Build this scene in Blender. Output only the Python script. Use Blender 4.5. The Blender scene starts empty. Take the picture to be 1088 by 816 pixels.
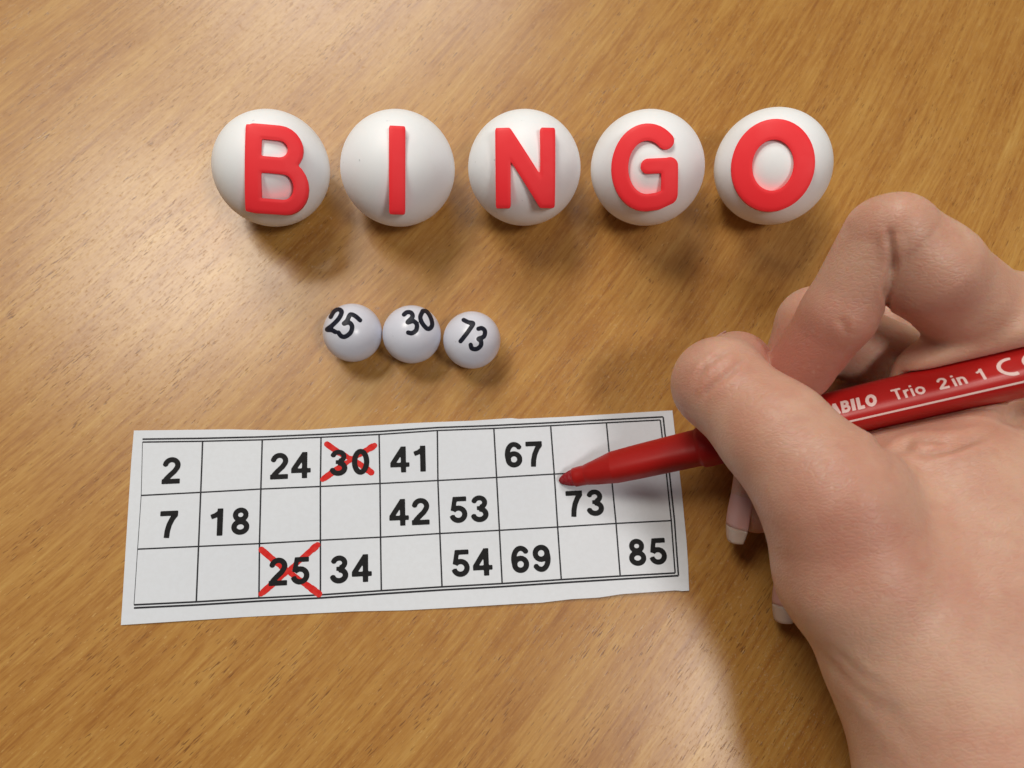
import bpy, math
import numpy as np
from mathutils import Vector, Matrix

MM = 0.001
scene = bpy.context.scene
COL = scene.collection

# ------------------------------------------------------------------ camera
# pose recovered from the printed grid of the card (millimetres, table top at z = 0)
F_PX, W_PX = 800.0, 1088.0


def rodrigues(v):
    v = np.array(v, float)
    t = np.linalg.norm(v)
    k = v / t
    K = np.array([[0, -k[2], k[1]], [k[2], 0, -k[0]], [-k[1], k[0], 0]])
    return np.eye(3) + math.sin(t) * K + (1 - math.cos(t)) * K @ K


RC = rodrigues((2.90690, -0.0713, 0.0925))
TC = np.array((-26.5049, 32.2005, 195.676))
CAM = -RC.T @ TC


def at(px, py, z=0.0):
    """the point at height z (mm) that the photograph shows at pixel (px, py)"""
    d = RC.T @ np.array(((px - 544) / F_PX, (py - 408) / F_PX, 1.0))
    return CAM + d * ((z - CAM[2]) / d[2])


cam = bpy.data.cameras.new('camera')
cam.sensor_width = 36
cam.lens = 36 * F_PX / W_PX
cam.clip_start = 0.005
cam.clip_end = 20
camo = bpy.data.objects.new('camera', cam)
COL.objects.link(camo)
M = np.eye(4)
M[:3, 0] = RC[0]
M[:3, 1] = -RC[1]
M[:3, 2] = -RC[2]
M[:3, 3] = CAM * MM
camo.matrix_world = Matrix([list(r) for r in M])
scene.camera = camo
cam.dof.use_dof = True
cam.dof.focus_distance = 0.186
cam.dof.aperture_fstop = 18


# ------------------------------------------------------------------ helpers
def unit(v):
    v = np.asarray(v, float)
    return v / np.linalg.norm(v)


def obj(name, verts, faces, mat, parent=None, smooth=True, origin=(0, 0, 0)):
    """verts in mm, world space; origin in mm"""
    origin = np.asarray(origin, float)
    me = bpy.data.meshes.new(name)
    v = (np.asarray(verts, float) - origin) * MM
    me.from_pydata(v.tolist(), [], [tuple(int(i) for i in f) for f in faces])
    if smooth:
        me.polygons.foreach_set('use_smooth', [True] * len(me.polygons))
    me.materials.append(mat)
    o = bpy.data.objects.new(name, me)
    COL.objects.link(o)
    o.location = origin * MM
    if parent is not None:
        o.parent = parent
        po = np.array(parent['_o']) if '_o' in parent else np.zeros(3)
        o.location = (origin - po) * MM
    return o


ORIG = {}


def tag(o, label, cat, group=None):
    o['label'] = label
    o['category'] = cat
    if group:
        o['group'] = group
    return o


def child(name, verts, faces, mat, parent, smooth=True):
    """a part: world mm verts, its origin on the top-level origin"""
    org = ORIG[parent.name]
    me = bpy.data.meshes.new(name)
    v = (np.asarray(verts, float) - org) * MM
    me.from_pydata(v.tolist(), [], [tuple(int(i) for i in f) for f in faces])
    if smooth:
        me.polygons.foreach_set('use_smooth', [True] * len(me.polygons))
    me.materials.append(mat)
    o = bpy.data.objects.new(name, me)
    COL.objects.link(o)
    o.parent = parent
    ORIG[o.name] = org
    return o


def empty(name, org):
    o = bpy.data.objects.new(name, None)
    o.empty_display_size = 0.01
    COL.objects.link(o)
    o.location = np.asarray(org, float) * MM
    ORIG[o.name] = np.asarray(org, float)
    return o


# ------------------------------------------------------------------ 2D shapes: distance fields turned into fine meshes
def seg2(P, a, b, r, ca=True, cb=True):
    """distance to a bar a-b of half width r; ca / cb: rounded ends"""
    a = np.asarray(a, float)
    b = np.asarray(b, float)
    d = b - a
    L = math.hypot(*d)
    if L < 1e-6:
        return np.hypot(*(P - a).T) - r
    u = d / L
    q = P - a
    t = q @ u
    n = q @ np.array((-u[1], u[0]))
    tc = np.clip(t, 0, L)
    dist = np.hypot(t - tc, n) - r
    if not ca:
        dist = np.maximum(dist, -t)
    if not cb:
        dist = np.maximum(dist, t - L)
    return dist


def path2(P, pts, r, caps=(False, False)):
    d = None
    n = len(pts) - 1
    for i in range(n):
        s = seg2(P, pts[i], pts[i + 1], r, caps[0] if i == 0 else True, caps[1] if i == n - 1 else True)
        d = s if d is None else np.minimum(d, s)
    return d


def arc(cx, cy, rx, ry, a0, a1, n=18):
    return [(cx + rx * math.cos(math.radians(a0 + (a1 - a0) * i / n)),
             cy + ry * math.sin(math.radians(a0 + (a1 - a0) * i / n))) for i in range(n + 1)]


def region_mesh(f, x0, x1, y0, y1, h):
    """triangles covering f < 0 on a grid of step h, edges cut exactly (marching squares)"""
    nx = int(math.ceil((x1 - x0) / h)) + 1
    ny = int(math.ceil((y1 - y0) / h)) + 1
    X = x0 + h * np.arange(nx)
    Y = y0 + h * np.arange(ny)
    gx, gy = np.meshgrid(X, Y, indexing='ij')
    D = f(np.stack([gx.ravel(), gy.ravel()], 1)).reshape(nx, ny)
    D = np.where(np.abs(D) < 1e-6, -1e-6, D)
    verts, faces, idx = [], [], {}

    def vid(key, p):
        if key not in idx:
            idx[key] = len(verts)
            verts.append(p)
        return idx[key]

    ins = D < 0
    act = ins[:-1, :-1] | ins[1:, :-1] | ins[1:, 1:] | ins[:-1, 1:]
    for i, j in zip(*np.nonzero(act)):
        c = [(i, j), (i + 1, j), (i + 1, j + 1), (i, j + 1)]
        poly = []
        for k in range(4):
            a, b = c[k], c[(k + 1) % 4]
            da, db = D[a], D[b]
            if da < 0:
                poly.append(vid(a, (X[a[0]], Y[a[1]])))
            if (da < 0) != (db < 0):
                t = da / (da - db)
                key = (a, b) if a < b else (b, a)
                poly.append(vid(key, (X[a[0]] + (X[b[0]] - X[a[0]]) * t, Y[a[1]] + (Y[b[1]] - Y[a[1]]) * t)))
        if len(poly) >= 3:
            faces.append(poly)
    return np.array(verts), faces


def rim_edges(faces):
    e = {}
    for f in faces:
        for k in range(len(f)):
            a, b = f[k], f[(k + 1) % len(f)]
            if (b, a) in e:
                del e[(b, a)]
            else:
                e[(a, b)] = True
    return list(e)


W = 0.094


def D0(P):
    return path2(P, arc(.388, .5, .225, .405, 0, 360, 36), W)


def D1(P):
    return np.minimum(seg2(P, (.45, 0), (.45, 1.0), .096, False, False),
                      np.maximum(path2(P, [(.48, .93), (.40, .84), (.29, .76), (.13, .70)], .083), P[:, 0] - .5))


def D2(P):
    a = arc(.385, .70, .225, .215, 178, -28)
    return np.minimum(path2(P, a + [(.50, .47), (.33, .31), (.22, .19), (.16, .10)], .09, (False, True)),
                      seg2(P, (.06, .087), (.70, .087), .087, False, False))


def D3(P):
    a = path2(P, arc(.36, .735, .205, .18, 170, -75), .087)
    b = path2(P, arc(.36, .285, .235, .20, 88, -172), .092)
    return np.minimum(np.minimum(a, b), seg2(P, (.27, .525), (.40, .525), .068, False, True))


def D4(P):
    v = seg2(P, (.515, 0), (.515, 1.0), .09, False, False)
    h = seg2(P, (.03, .29), (.735, .29), .08, False, False)
    d = seg2(P, (.50, .94), (.09, .31), .088, True, True)
    d = np.maximum(d, np.maximum(P[:, 1] - 1.0, .21 - P[:, 1]))
    d = np.maximum(d, .03 - P[:, 0])
    return np.minimum(np.minimum(v, h), d)


def D5(P):
    t = seg2(P, (.19, .905), (.67, .905), .083, False, False)
    s = seg2(P, (.255, .97), (.165, .46), .078, False, False)
    b = path2(P, arc(.365, .325, .24, .235, 140, -168), .09)
    return np.minimum(np.minimum(t, np.maximum(s, P[:, 1] - .988)), b)


def D6(P):
    e = path2(P, arc(.395, .315, .22, .222, 0, 360, 30), .092)
    s = path2(P, arc(.405, .60, .255, .31, 32, 90, 8) + arc(.405, .5, .255, .41, 90, 215, 20), .09)
    return np.minimum(e, np.maximum(s, -(P[:, 1] - .0)))


def D9(P):
    return D6(np.array((.776, 1.0)) - P)


def D7(P):
    t = seg2(P, (.07, .902), (.69, .902), .087, False, False)
    s = path2(P, [(.64, .89), (.50, .70), (.40, .48), (.345, .25), (.325, 0)], .09)
    return np.minimum(t, np.maximum(s, P[:, 0] - .69))


def D8(P):
    return np.minimum(path2(P, arc(.388, .735, .19, .178, 0, 360, 28), .087),
                      path2(P, arc(.388, .283, .228, .196, 0, 360, 30), .09))


DIG = {'0': D0, '1': D1, '2': D2, '3': D3, '4': D4, '5': D5, '6': D6, '7': D7, '8': D8, '9': D9}
ADV = .80


def word_mesh(glyphs, h=0.028, adv=ADV):
    """glyphs: list of (function, x offset); one mesh in glyph units"""
    V, Fc = [], []
    n = 0
    for f, off, x1 in glyphs:
        v, fc = region_mesh(lambda P, f=f: f(P) - .008, -.12, x1, -.2, 1.2, h)
        v = v + np.array((off, 0))
        V.append(v)
        Fc += [[i + n for i in q] for q in fc]
        n += len(v)
    return np.concatenate(V), Fc


# ------------------------------------------------------------------ materials
def new_mat(name):
    m = bpy.data.materials.new(name)
    m.use_nodes = True
    nt = m.node_tree
    b = nt.nodes['Principled BSDF']
    return m, nt, b


def node(nt, t, **kw):
    n = nt.nodes.new(t)
    for k, v in kw.items():
        if k.startswith('i_'):
            n.inputs[k[2:].replace('_', ' ')].default_value = v
        else:
            setattr(n, k, v)
    return n


def mth(nt, op, a, b=None, clamp=False):
    n = nt.nodes.new('ShaderNodeMath')
    n.operation = op
    n.use_clamp = clamp
    for i, x in enumerate((a, b)):
        if x is None:
            continue
        if isinstance(x, (int, float)):
            n.inputs[i].default_value = x
        else:
            nt.links.new(x, n.inputs[i])
    return n.outputs[0]


def noise(nt, vec, scale, detail=3, rough=.5, dist=0):
    n = node(nt, 'ShaderNodeTexNoise')
    n.inputs['Scale'].default_value = scale
    n.inputs['Detail'].default_value = detail
    n.inputs['Roughness'].default_value = rough
    n.inputs['Distortion'].default_value = dist
    nt.links.new(vec, n.inputs['Vector'])
    return n.outputs['Fac']


def ramp(nt, fac, stops):
    r = nt.nodes.new('ShaderNodeValToRGB')
    e = r.color_ramp.elements
    while len(e) < len(stops):
        e.new(.5)
    for el, (p, c) in zip(e, stops):
        el.position = p
        el.color = c if len(c) == 4 else (*c, 1)
    nt.links.new(fac, r.inputs[0])
    return r.outputs[0]


def maprange(nt, fac, a, b, c=0.0, d=1.0, smooth=True):
    n = nt.nodes.new('ShaderNodeMapRange')
    if smooth:
        n.interpolation_type = 'SMOOTHSTEP'
    nt.links.new(fac, n.inputs['Value'])
    n.inputs['From Min'].default_value = a
    n.inputs['From Max'].default_value = b
    n.inputs['To Min'].default_value = c
    n.inputs['To Max'].default_value = d
    return n.outputs[0]


def mix(nt, fac, a, b, mode='MIX'):
    n = nt.nodes.new('ShaderNodeMix')
    n.data_type = 'RGBA'
    n.blend_type = mode
    for sock, x in ((n.inputs[0], fac), (n.inputs[6], a), (n.inputs[7], b)):
        if isinstance(x, (int, float)):
            sock.default_value = x
        elif isinstance(x, tuple):
            sock.default_value = (*x, 1) if len(x) == 3 else x
        else:
            nt.links.new(x, sock)
    return n.outputs[2]


def bump(nt, height, strength, dist, normal=None):
    n = nt.nodes.new('ShaderNodeBump')
    n.inputs['Strength'].default_value = strength
    n.inputs['Distance'].default_value = dist
    nt.links.new(height, n.inputs['Height'])
    if normal is not None:
        nt.links.new(normal, n.inputs['Normal'])
    return n.outputs[0]


def wood_material():
    m, nt, b = new_mat('beech_laminate')
    tc = nt.nodes.new('ShaderNodeTexCoord')
    sep = nt.nodes.new('ShaderNodeSeparateXYZ')
    nt.links.new(tc.outputs['Object'], sep.inputs[0])
    x = mth(nt, 'MULTIPLY', sep.outputs[0], 1000)
    y = mth(nt, 'MULTIPLY', sep.outputs[1], 1000)
    # wandering of the grain
    wob = noise(nt, tc.outputs['Object'], 14, 2)
    wob = mth(nt, 'MULTIPLY', mth(nt, 'SUBTRACT', wob, .5), 4.0)
    # across-grain coordinate, gently curved over the board
    xx = mth(nt, 'MULTIPLY', mth(nt, 'MULTIPLY', x, x), .0005)
    xy = mth(nt, 'MULTIPLY', mth(nt, 'MULTIPLY', x, y), .0008)
    v = mth(nt, 'SUBTRACT', y, mth(nt, 'MULTIPLY', x, 1.05))
    v = mth(nt, 'SUBTRACT', mth(nt, 'SUBTRACT', v, xx), xy)
    v = mth(nt, 'MULTIPLY', mth(nt, 'ADD', v, wob), .69)
    u = mth(nt, 'MULTIPLY', mth(nt, 'ADD', x, mth(nt, 'MULTIPLY', y, 1.05)), .69)

    def grain(su, sv, w=0.0):
        c = nt.nodes.new('ShaderNodeCombineXYZ')
        nt.links.new(mth(nt, 'MULTIPLY', u, 1 / su), c.inputs[0])
        nt.links.new(mth(nt, 'MULTIPLY', v, 1 / sv), c.inputs[1])
        c.inputs[2].default_value = w
        return c.outputs[0]

    broad = noise(nt, grain(60, 9, 1.3), 1, 3, .55)
    mid = noise(nt, grain(24, 1.3, 4.1), 1, 4, .6)
    fine = noise(nt, grain(7, .55, 7.7), 1, 3, .6)
    mott = noise(nt, grain(3.2, 1.4, 2.2), 1, 4, .6)
    g = mth(nt, 'ADD', mth(nt, 'MULTIPLY', broad, .34), mth(nt, 'MULTIPLY', mid, .38))
    g = mth(nt, 'ADD', g, mth(nt, 'MULTIPLY', fine, .28))
    colr = ramp(nt, g, [(.32, (.280, .104, .021)), (.45, (.392, .174, .036)), (.55, (.470, .236, .054)), (.68, (.560, .325, .090))])
    colr = mix(nt, maprange(nt, mott, .45, .75, 0, .35), colr, (.53, .29, .085))
    # short dark pores, in belts
    p1 = noise(nt, grain(3.0, .36, 11.0), 1, 1, .4)
    pm = noise(nt, grain(22, 6.0, 15.0), 1, 2, .5)
    thr = mth(nt, 'SUBTRACT', p1, mth(nt, 'MULTIPLY', mth(nt, 'SUBTRACT', .62, pm), .45))
    pore = maprange(nt, thr, .62, .70)
    p2 = noise(nt, grain(4.5, .42, 19.0), 1, 1, .4)
    pore2 = maprange(nt, p2, .66, .76)
    colr = mix(nt, mth(nt, 'MULTIPLY', pore, .75), colr, (.15, .055, .013))
    colr = mix(nt, mth(nt, 'MULTIPLY', pore2, .5), colr, (.23, .09, .02))
    # pale flecks
    p3 = noise(nt, grain(1.5, .45, 29.0), 1, 1, .4)
    fleck = maprange(nt, p3, .68, .76)
    colr = mix(nt, mth(nt, 'MULTIPLY', fleck, .35), colr, (.68, .45, .17))
    nt.links.new(colr, b.inputs['Base Color'])
    smudge = noise(nt, tc.outputs['Object'], 22, 4, .6)
    rg = maprange(nt, smudge, .3, .7, .34, .46)
    nt.links.new(rg, b.inputs['Roughness'])
    b.inputs['Specular IOR Level'].default_value = .3
    b.inputs['Coat Weight'].default_value = .7
    b.inputs['Coat Roughness'].default_value = .27
    # relief: open pores, embossed grain, fine orange peel and scratches that glint
    peel = noise(nt, tc.outputs['Object'], 900, 3, .6)
    sc = noise(nt, grain(1.8, .16, 41.0), 1, 1, .4)
    scr = maprange(nt, sc, .66, .74)
    hgt = mth(nt, 'SUBTRACT', mth(nt, 'MULTIPLY', peel, .22), mth(nt, 'MULTIPLY', pore, .3))
    hgt = mth(nt, 'SUBTRACT', hgt, mth(nt, 'MULTIPLY', pore2, .25))
    hgt = mth(nt, 'ADD', hgt, mth(nt, 'MULTIPLY', scr, .8))
    hgt = mth(nt, 'ADD', hgt, mth(nt, 'MULTIPLY', fine, .35))
    bn = bump(nt, hgt, .55, .00006)
    nt.links.new(bn, b.inputs['Normal'])
    nt.links.new(bn, b.inputs['Coat Normal'])
    return m


def paper_material():
    m, nt, b = new_mat('white_paper')
    tc = nt.nodes.new('ShaderNodeTexCoord')
    n1 = noise(nt, tc.outputs['Object'], 18, 3)
    c = mix(nt, maprange(nt, n1, .3, .7), (.69, .72, .78), (.73, .76, .815))
    n2 = noise(nt, tc.outputs['Object'], 700, 3, .7)
    c = mix(nt, maprange(nt, n2, .35, .65, 0, .12), c, (.58, .58, .60))
    nt.links.new(c, b.inputs['Base Color'])
    b.inputs['Roughness'].default_value = .72
    b.inputs['Specular IOR Level'].default_value = .25
    nt.links.new(bump(nt, n2, .25, .00003), b.inputs['Normal'])
    return m


def ink_material(name, col, vary=.25, rough=.55, light=None, scale=1500):
    m, nt, b = new_mat(name)
    tc = nt.nodes.new('ShaderNodeTexCoord')
    n1 = noise(nt, tc.outputs['Object'], scale, 3, .65)
    c = mix(nt, maprange(nt, n1, .35, .7, 0, vary), col, light or tuple(min(1, x + .12) for x in col))
    nt.links.new(c, b.inputs['Base Color'])
    b.inputs['Roughness'].default_value = rough
    b.inputs['Specular IOR Level'].default_value = .12
    return m


def plastic(name, col, rough=.25, spec=.5, sss=0.0, coat=0.0, vary=.06, bumpy=.05):
    m, nt, b = new_mat(name)
    tc = nt.nodes.new('ShaderNodeTexCoord')
    n1 = noise(nt, tc.outputs['Object'], 60, 4, .6)
    c = mix(nt, maprange(nt, n1, .3, .7, 0, 1), col, tuple(x * (1 - vary) for x in col))
    nt.links.new(c, b.inputs['Base Color'])
    nt.links.new(maprange(nt, n1, .3, .7, rough * .85, rough * 1.25), b.inputs['Roughness'])
    b.inputs['Specular IOR Level'].default_value = spec
    b.inputs['Coat Weight'].default_value = coat
    b.inputs['Coat Roughness'].default_value = .12
    if sss:
        b.inputs['Subsurface Weight'].default_value = sss
        b.inputs['Subsurface Radius'].default_value = (1, .8, .7)
        b.inputs['Subsurface Scale'].default_value = .0015
    n2 = noise(nt, tc.outputs['Object'], 500, 3)
    nt.links.new(bump(nt, n2, bumpy, .0001), b.inputs['Normal'])
    return m


def ball_material(name, col, rough):
    m, nt, b = new_mat(name)
    tc = nt.nodes.new('ShaderNodeTexCoord')
    n1 = noise(nt, tc.outputs['Object'], 90, 4, .6)
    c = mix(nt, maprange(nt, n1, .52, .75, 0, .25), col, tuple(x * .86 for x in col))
    n3 = noise(nt, tc.outputs['Object'], 420, 2, .5)
    c = mix(nt, maprange(nt, n3, .74, .80, 0, .35), c, (.22, .22, .25))
    nt.links.new(c, b.inputs['Base Color'])
    b.inputs['Roughness'].default_value = rough
    b.inputs['Subsurface Weight'].default_value = .25
    b.inputs['Subsurface Radius'].default_value = (1, .9, .85)
    b.inputs['Subsurface Scale'].default_value = .001
    n2 = noise(nt, tc.outputs['Object'], 300, 4)
    nt.links.new(bump(nt, n2, .12, .0001), b.inputs['Normal'])
    return m


def skin_material():
    m, nt, b = new_mat('skin')
    tc = nt.nodes.new('ShaderNodeTexCoord')
    oc = tc.outputs['Object']
    at_ = nt.nodes.new('ShaderNodeAttribute')
    at_.attribute_name = 'redness'
    n1 = noise(nt, oc, 55, 4, .6)
    n2 = noise(nt, oc, 160, 4, .65)
    c = mix(nt, maprange(nt, n1, .35, .7), (.67, .435, .32), (.60, .335, .24))
    c = mix(nt, maprange(nt, n2, .48, .74, 0, .4), c, (.56, .275, .20))
    c = mix(nt, mth(nt, 'MULTIPLY', at_.outputs['Fac'], .95), c, (.47, .185, .135))
    n5 = noise(nt, oc, 420, 2, .6)
    c = mix(nt, maprange(nt, n5, .62, .8, 0, .35), c, (.62, .43, .33))
    nt.links.new(c, b.inputs['Base Color'])
    b.inputs['Subsurface Weight'].default_value = 1.0
    b.inputs['Subsurface Radius'].default_value = (1.0, .35, .18)
    b.inputs['Subsurface Scale'].default_value = .0020
    b.inputs['Specular IOR Level'].default_value = .42
    rn = noise(nt, oc, 900, 3, .6)
    nt.links.new(maprange(nt, rn, .3, .7, .36, .54), b.inputs['Roughness'])
    # skin relief: cells, fine folds across the fingers, pores
    vo = nt.nodes.new('ShaderNodeTexVoronoi')
    vo.feature = 'DISTANCE_TO_EDGE'
    vo.inputs['Scale'].default_value = 950
    mp = nt.nodes.new('ShaderNodeMapping')
    mp.inputs['Rotation'].default_value = (0, 0, math.radians(-28))
    mp.inputs['Scale'].default_value = (.55, 1.5, 1)
    wv = nt.nodes.new('ShaderNodeVectorMath')
    wv.operation = 'ADD'
    nw = node(nt, 'ShaderNodeTexNoise')
    nw.inputs['Scale'].default_value = 240
    nt.links.new(oc, nw.inputs['Vector'])
    sc_ = nt.nodes.new('ShaderNodeVectorMath')
    sc_.operation = 'SCALE'
    sc_.inputs['Scale'].default_value = .0016
    nt.links.new(nw.outputs['Color'], sc_.inputs[0])
    nt.links.new(oc, wv.inputs[0])
    nt.links.new(sc_.outputs[0], wv.inputs[1])
    nt.links.new(wv.outputs[0], mp.inputs[0])
    nt.links.new(mp.outputs[0], vo.inputs['Vector'])
    cell = maprange(nt, vo.outputs['Distance'], 0, .22)
    fold = noise(nt, mp.outputs[0], 420, 4, .7)
    h = mth(nt, 'ADD', mth(nt, 'MULTIPLY', cell, .35), mth(nt, 'MULTIPLY', fold, .9))
    nt.links.new(bump(nt, h, .6, .00016), b.inputs['Normal'])
    return m


M_WOOD = wood_material()
M_PAPER = paper_material()
M_PRINT = ink_material('printed_black', (.010, .010, .011), .2, light=(.035, .035, .037))
M_LINE = ink_material('printed_line', (.02, .02, .025), .3, light=(.09, .09, .1))
M_XINK = ink_material('red_marker_ink', (.62, .018, .016), .3, .6, (.74, .10, .08), 900)
M_MARK = ink_material('black_marker_ink', (.012, .013, .022), .25, .35, (.06, .06, .09))
M_BALL = ball_material('white_ball_plastic', (.94, .965, 1.0), .5)
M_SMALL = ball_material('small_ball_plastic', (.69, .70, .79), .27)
M_LETTER = plastic('bright_red_letter', (.95, .028, .038), .55, .4, vary=.03)
M_BARREL = plastic('red_barrel', (.42, .009, .008), .36, .4)
M_GRIP = plastic('red_grip', (.36, .008, .006), .48, .3, sss=.1)
M_NIB = ink_material('red_felt', (.28, .010, .016), .3, .8)
M_WHITE = ink_material('pale_pink_print', (.74, .52, .50), .35, .4, (.80, .66, .62))
M_SKIN = skin_material()


def nail_material(name, col):
    m, nt, b = new_mat(name)
    tc = nt.nodes.new('ShaderNodeTexCoord')
    n1 = noise(nt, tc.outputs['Object'], 300, 3)
    nt.links.new(mix(nt, n1, col, tuple(x * .88 for x in col)), b.inputs['Base Color'])
    b.inputs['Roughness'].default_value = .28
    b.inputs['Subsurface Weight'].default_value = .4
    b.inputs['Subsurface Radius'].default_value = (1, .5, .4)
    b.inputs['Subsurface Scale'].default_value = .001
    return m


M_NAIL = nail_material('nail_plate', (.62, .34, .31))
M_NAILTIP = nail_material('nail_free_edge', (.56, .42, .35))

# ------------------------------------------------------------------ table
c0 = at(544, 408)
TS = 420
tv = [(c0[0] + sx * TS, c0[1] + sy * TS * .8, z) for z in (0, -24) for sx, sy in ((-1, -1), (1, -1), (1, 1), (-1, 1))]
tf = [(0, 1, 2, 3), (7, 6, 5, 4), (0, 4, 5, 1), (1, 5, 6, 2), (2, 6, 7, 3), (3, 7, 4, 0)]
tab = obj('tabletop', tv, tf, M_WOOD, smooth=False)
tab['kind'] = 'structure'

# ------------------------------------------------------------------ bingo card
card_o = at(430, 550, 0)
card = empty('bingo_card', card_o)
tag(card, 'white paper bingo card strip with printed black numbers, 25 and 30 crossed out in red', 'bingo card')

TL, TR_, BR, BL = at(143, 458)[:2], at(714, 436.5)[:2], at(731, 627)[:2], at(129, 664)[:2]
EX = unit(TR_ - TL)
EY = np.array((-EX[1], EX[0]))


def lift(p):
    """height of the paper above the table: it lies a little unevenly, curling along its lower right"""
    p = np.atleast_2d(p)
    q = p - BL
    s = q @ EX
    t = q @ EY
    Lx = 143.0
    h = .16 + .10 * np.sin(s * .11) * np.sin(t * .13 + 1)
    low = np.exp(-np.clip(t, 0, 99) / 7.0)
    h = h + low * (.14 + .50 * np.exp(-((s - 118) / 28) ** 2) + .12 * np.sin(s * .16))
    right = np.exp(-np.clip(Lx - s, 0, 99) / 6.0)
    h = h + right * .18
    top = np.exp(-np.clip(48 - t, 0, 99) / 5.0)
    h = h + top * (.04 + .05 * np.sin(s * .09 + 2))
    return np.maximum(h, .14)


def edge(pts, n):
    P = np.array([at(*p)[:2] for p in pts])
    L = np.concatenate([[0], np.cumsum(np.hypot(*np.diff(P, axis=0).T))])
    t = np.linspace(0, L[-1], n)
    return np.stack([np.interp(t, L, P[:, 0]), np.interp(t, L, P[:, 1])], 1)


NX, NY = 150, 46
top_e = edge([(142.7, 457.6), (190, 457.0), (243, 456.3), (290, 457.2), (326, 457), (380, 453.2), (440, 449.6), (500, 447.2), (545, 444.2), (549, 445.3), (600, 443), (660, 439.5), (714, 436.3)], NX)
bot_e = edge([(129, 664), (208, 658.8), (260, 655.5), (326, 652), (376, 649.5), (430, 648.4), (490, 645), (548, 641.5), (575, 640.2), (606, 636.5), (636, 634.7), (660, 631.0), (684, 629.4), (719, 627.0), (722, 628.0), (731.5, 627.4)], NX)
lef_e = edge([(142.7, 457.6), (139.8, 490), (138, 518), (134, 580), (129, 664)], NY)
rig_e = edge([(714, 436.3), (719, 480), (724, 523), (729, 575), (730.6, 600), (731.5, 627.4)], NY)
gv = []
for j in range(NY):
    v = j / (NY - 1)
    for i in range(NX):
        u = i / (NX - 1)
        p = ((1 - v) * top_e[i] + v * bot_e[i] + (1 - u) * lef_e[j] + u * rig_e[j]
             - ((1 - u) * (1 - v) * top_e[0] + u * (1 - v) * top_e[-1] + (1 - u) * v * bot_e[0] + u * v * bot_e[-1]))
        gv.append(p)
gv = np.array(gv)
hz = lift(gv)
topv = np.column_stack([gv, hz])
botv = np.column_stack([gv, hz - .08])
n = len(gv)
cf = []
for j in range(NY - 1):
    for i in range(NX - 1):
        a = j * NX + i
        cf.append((a, a + NX, a + NX + 1, a + 1))
        cf.append((a + n, a + 1 + n, a + NX + 1 + n, a + NX + n))
rim = [i for i in range(NX)] + [j * NX + NX - 1 for j in range(1, NY)] + [(NY - 1) * NX + i for i in range(NX - 2, -1, -1)] + [j * NX for j in range(NY - 2, 0, -1)]
for k in range(len(rim)):
    a, b_ = rim[k], rim[(k + 1) % len(rim)]
    cf.append((a + 2 * n, b_ + 2 * n, b_ + 3 * n, a + 3 * n))
paper = child('paper', np.concatenate([topv, botv, topv, botv]), cf, M_PAPER, card)


def on_card(P2, off):
    return np.column_stack([P2, lift(P2) + off])


def line_strip(pts, wmm, off, parts):
    P = edge(pts, max(2, int(np.hypot(*(np.array(pts[-1]) - np.array(pts[0]))) / 4)))
    T = np.gradient(P, axis=0)
    T /= np.linalg.norm(T, axis=1)[:, None]
    N = np.stack([-T[:, 1], T[:, 0]], 1) * wmm / 2
    V = on_card(np.concatenate([P + N, P - N]), off)
    k = len(P)
    parts.append((V, [(i, k + i, k + i + 1, i + 1) for i in range(k - 1)]))


gtop = [(151.8, 469.9), (215.6, 469), (278.8, 467.4), (341.2, 464.7), (402.9, 461.8), (464.7, 457.6), (524.7, 455.3), (585, 452.4), (644.1, 449.4), (701.2, 446.5)]
grow1 = [(150.3, 526.5), (213.5, 523.2), (277.4, 519.7), (340.6, 517), (403.8, 513.8), (465.3, 510.6), (527.6, 507.4), (588.8, 503.8), (649, 500.8), (707.3, 498.2)]
grow2 = [(146.5, 583.5), (211.2, 580.6), (275.9, 577.6), (340.6, 574), (404.4, 570.8), (467.4, 566.9), (530.6, 563.5), (592.4, 560), (654.4, 556.2), (712.9, 553.2)]
gbot = [(142.9, 642.6), (209.1, 639.4), (275.3, 635.4), (340.6, 632), (405.3, 627.6), (469.7, 623.5), (533.5, 620), (596.2, 615.8), (658.5, 612), (716.8, 608.8)]


def shift(pts, dx, dy):
    return [(p[0] + dx, p[1] + dy) for p in pts]


parts = []
otop = shift(gtop, 0, -3.1)
otop[-1] = (704.2, 443.2)
obot = shift(gbot, 0, 3.3)
obot[-1] = (720.3, 611.6)
line_strip(gtop, .40, .022, parts)
line_strip(otop, .46, .022, parts)
line_strip(gbot, .44, .022, parts)
line_strip(obot, .48, .022, parts)
line_strip(grow1, .38, .022, parts)
line_strip(grow2, .38, .022, parts)
for i in range(10):
    col_pts = [gtop[i], grow1[i], grow2[i], gbot[i]]
    line_strip(col_pts, .15 if i == 0 else .40, .030, parts)
line_strip([(704.2, 443.2), (710.5, 498), (716.3, 553), (720.3, 611.6)], .44, .030, parts)
V = np.concatenate([p[0] for p in parts])
Fc, k = [], 0
for p in parts:
    Fc += [tuple(i + k for i in f) for f in p[1]]
    k += len(p[0])
grid_o = child('printed_grid', V, Fc, M_LINE, card)

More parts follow.
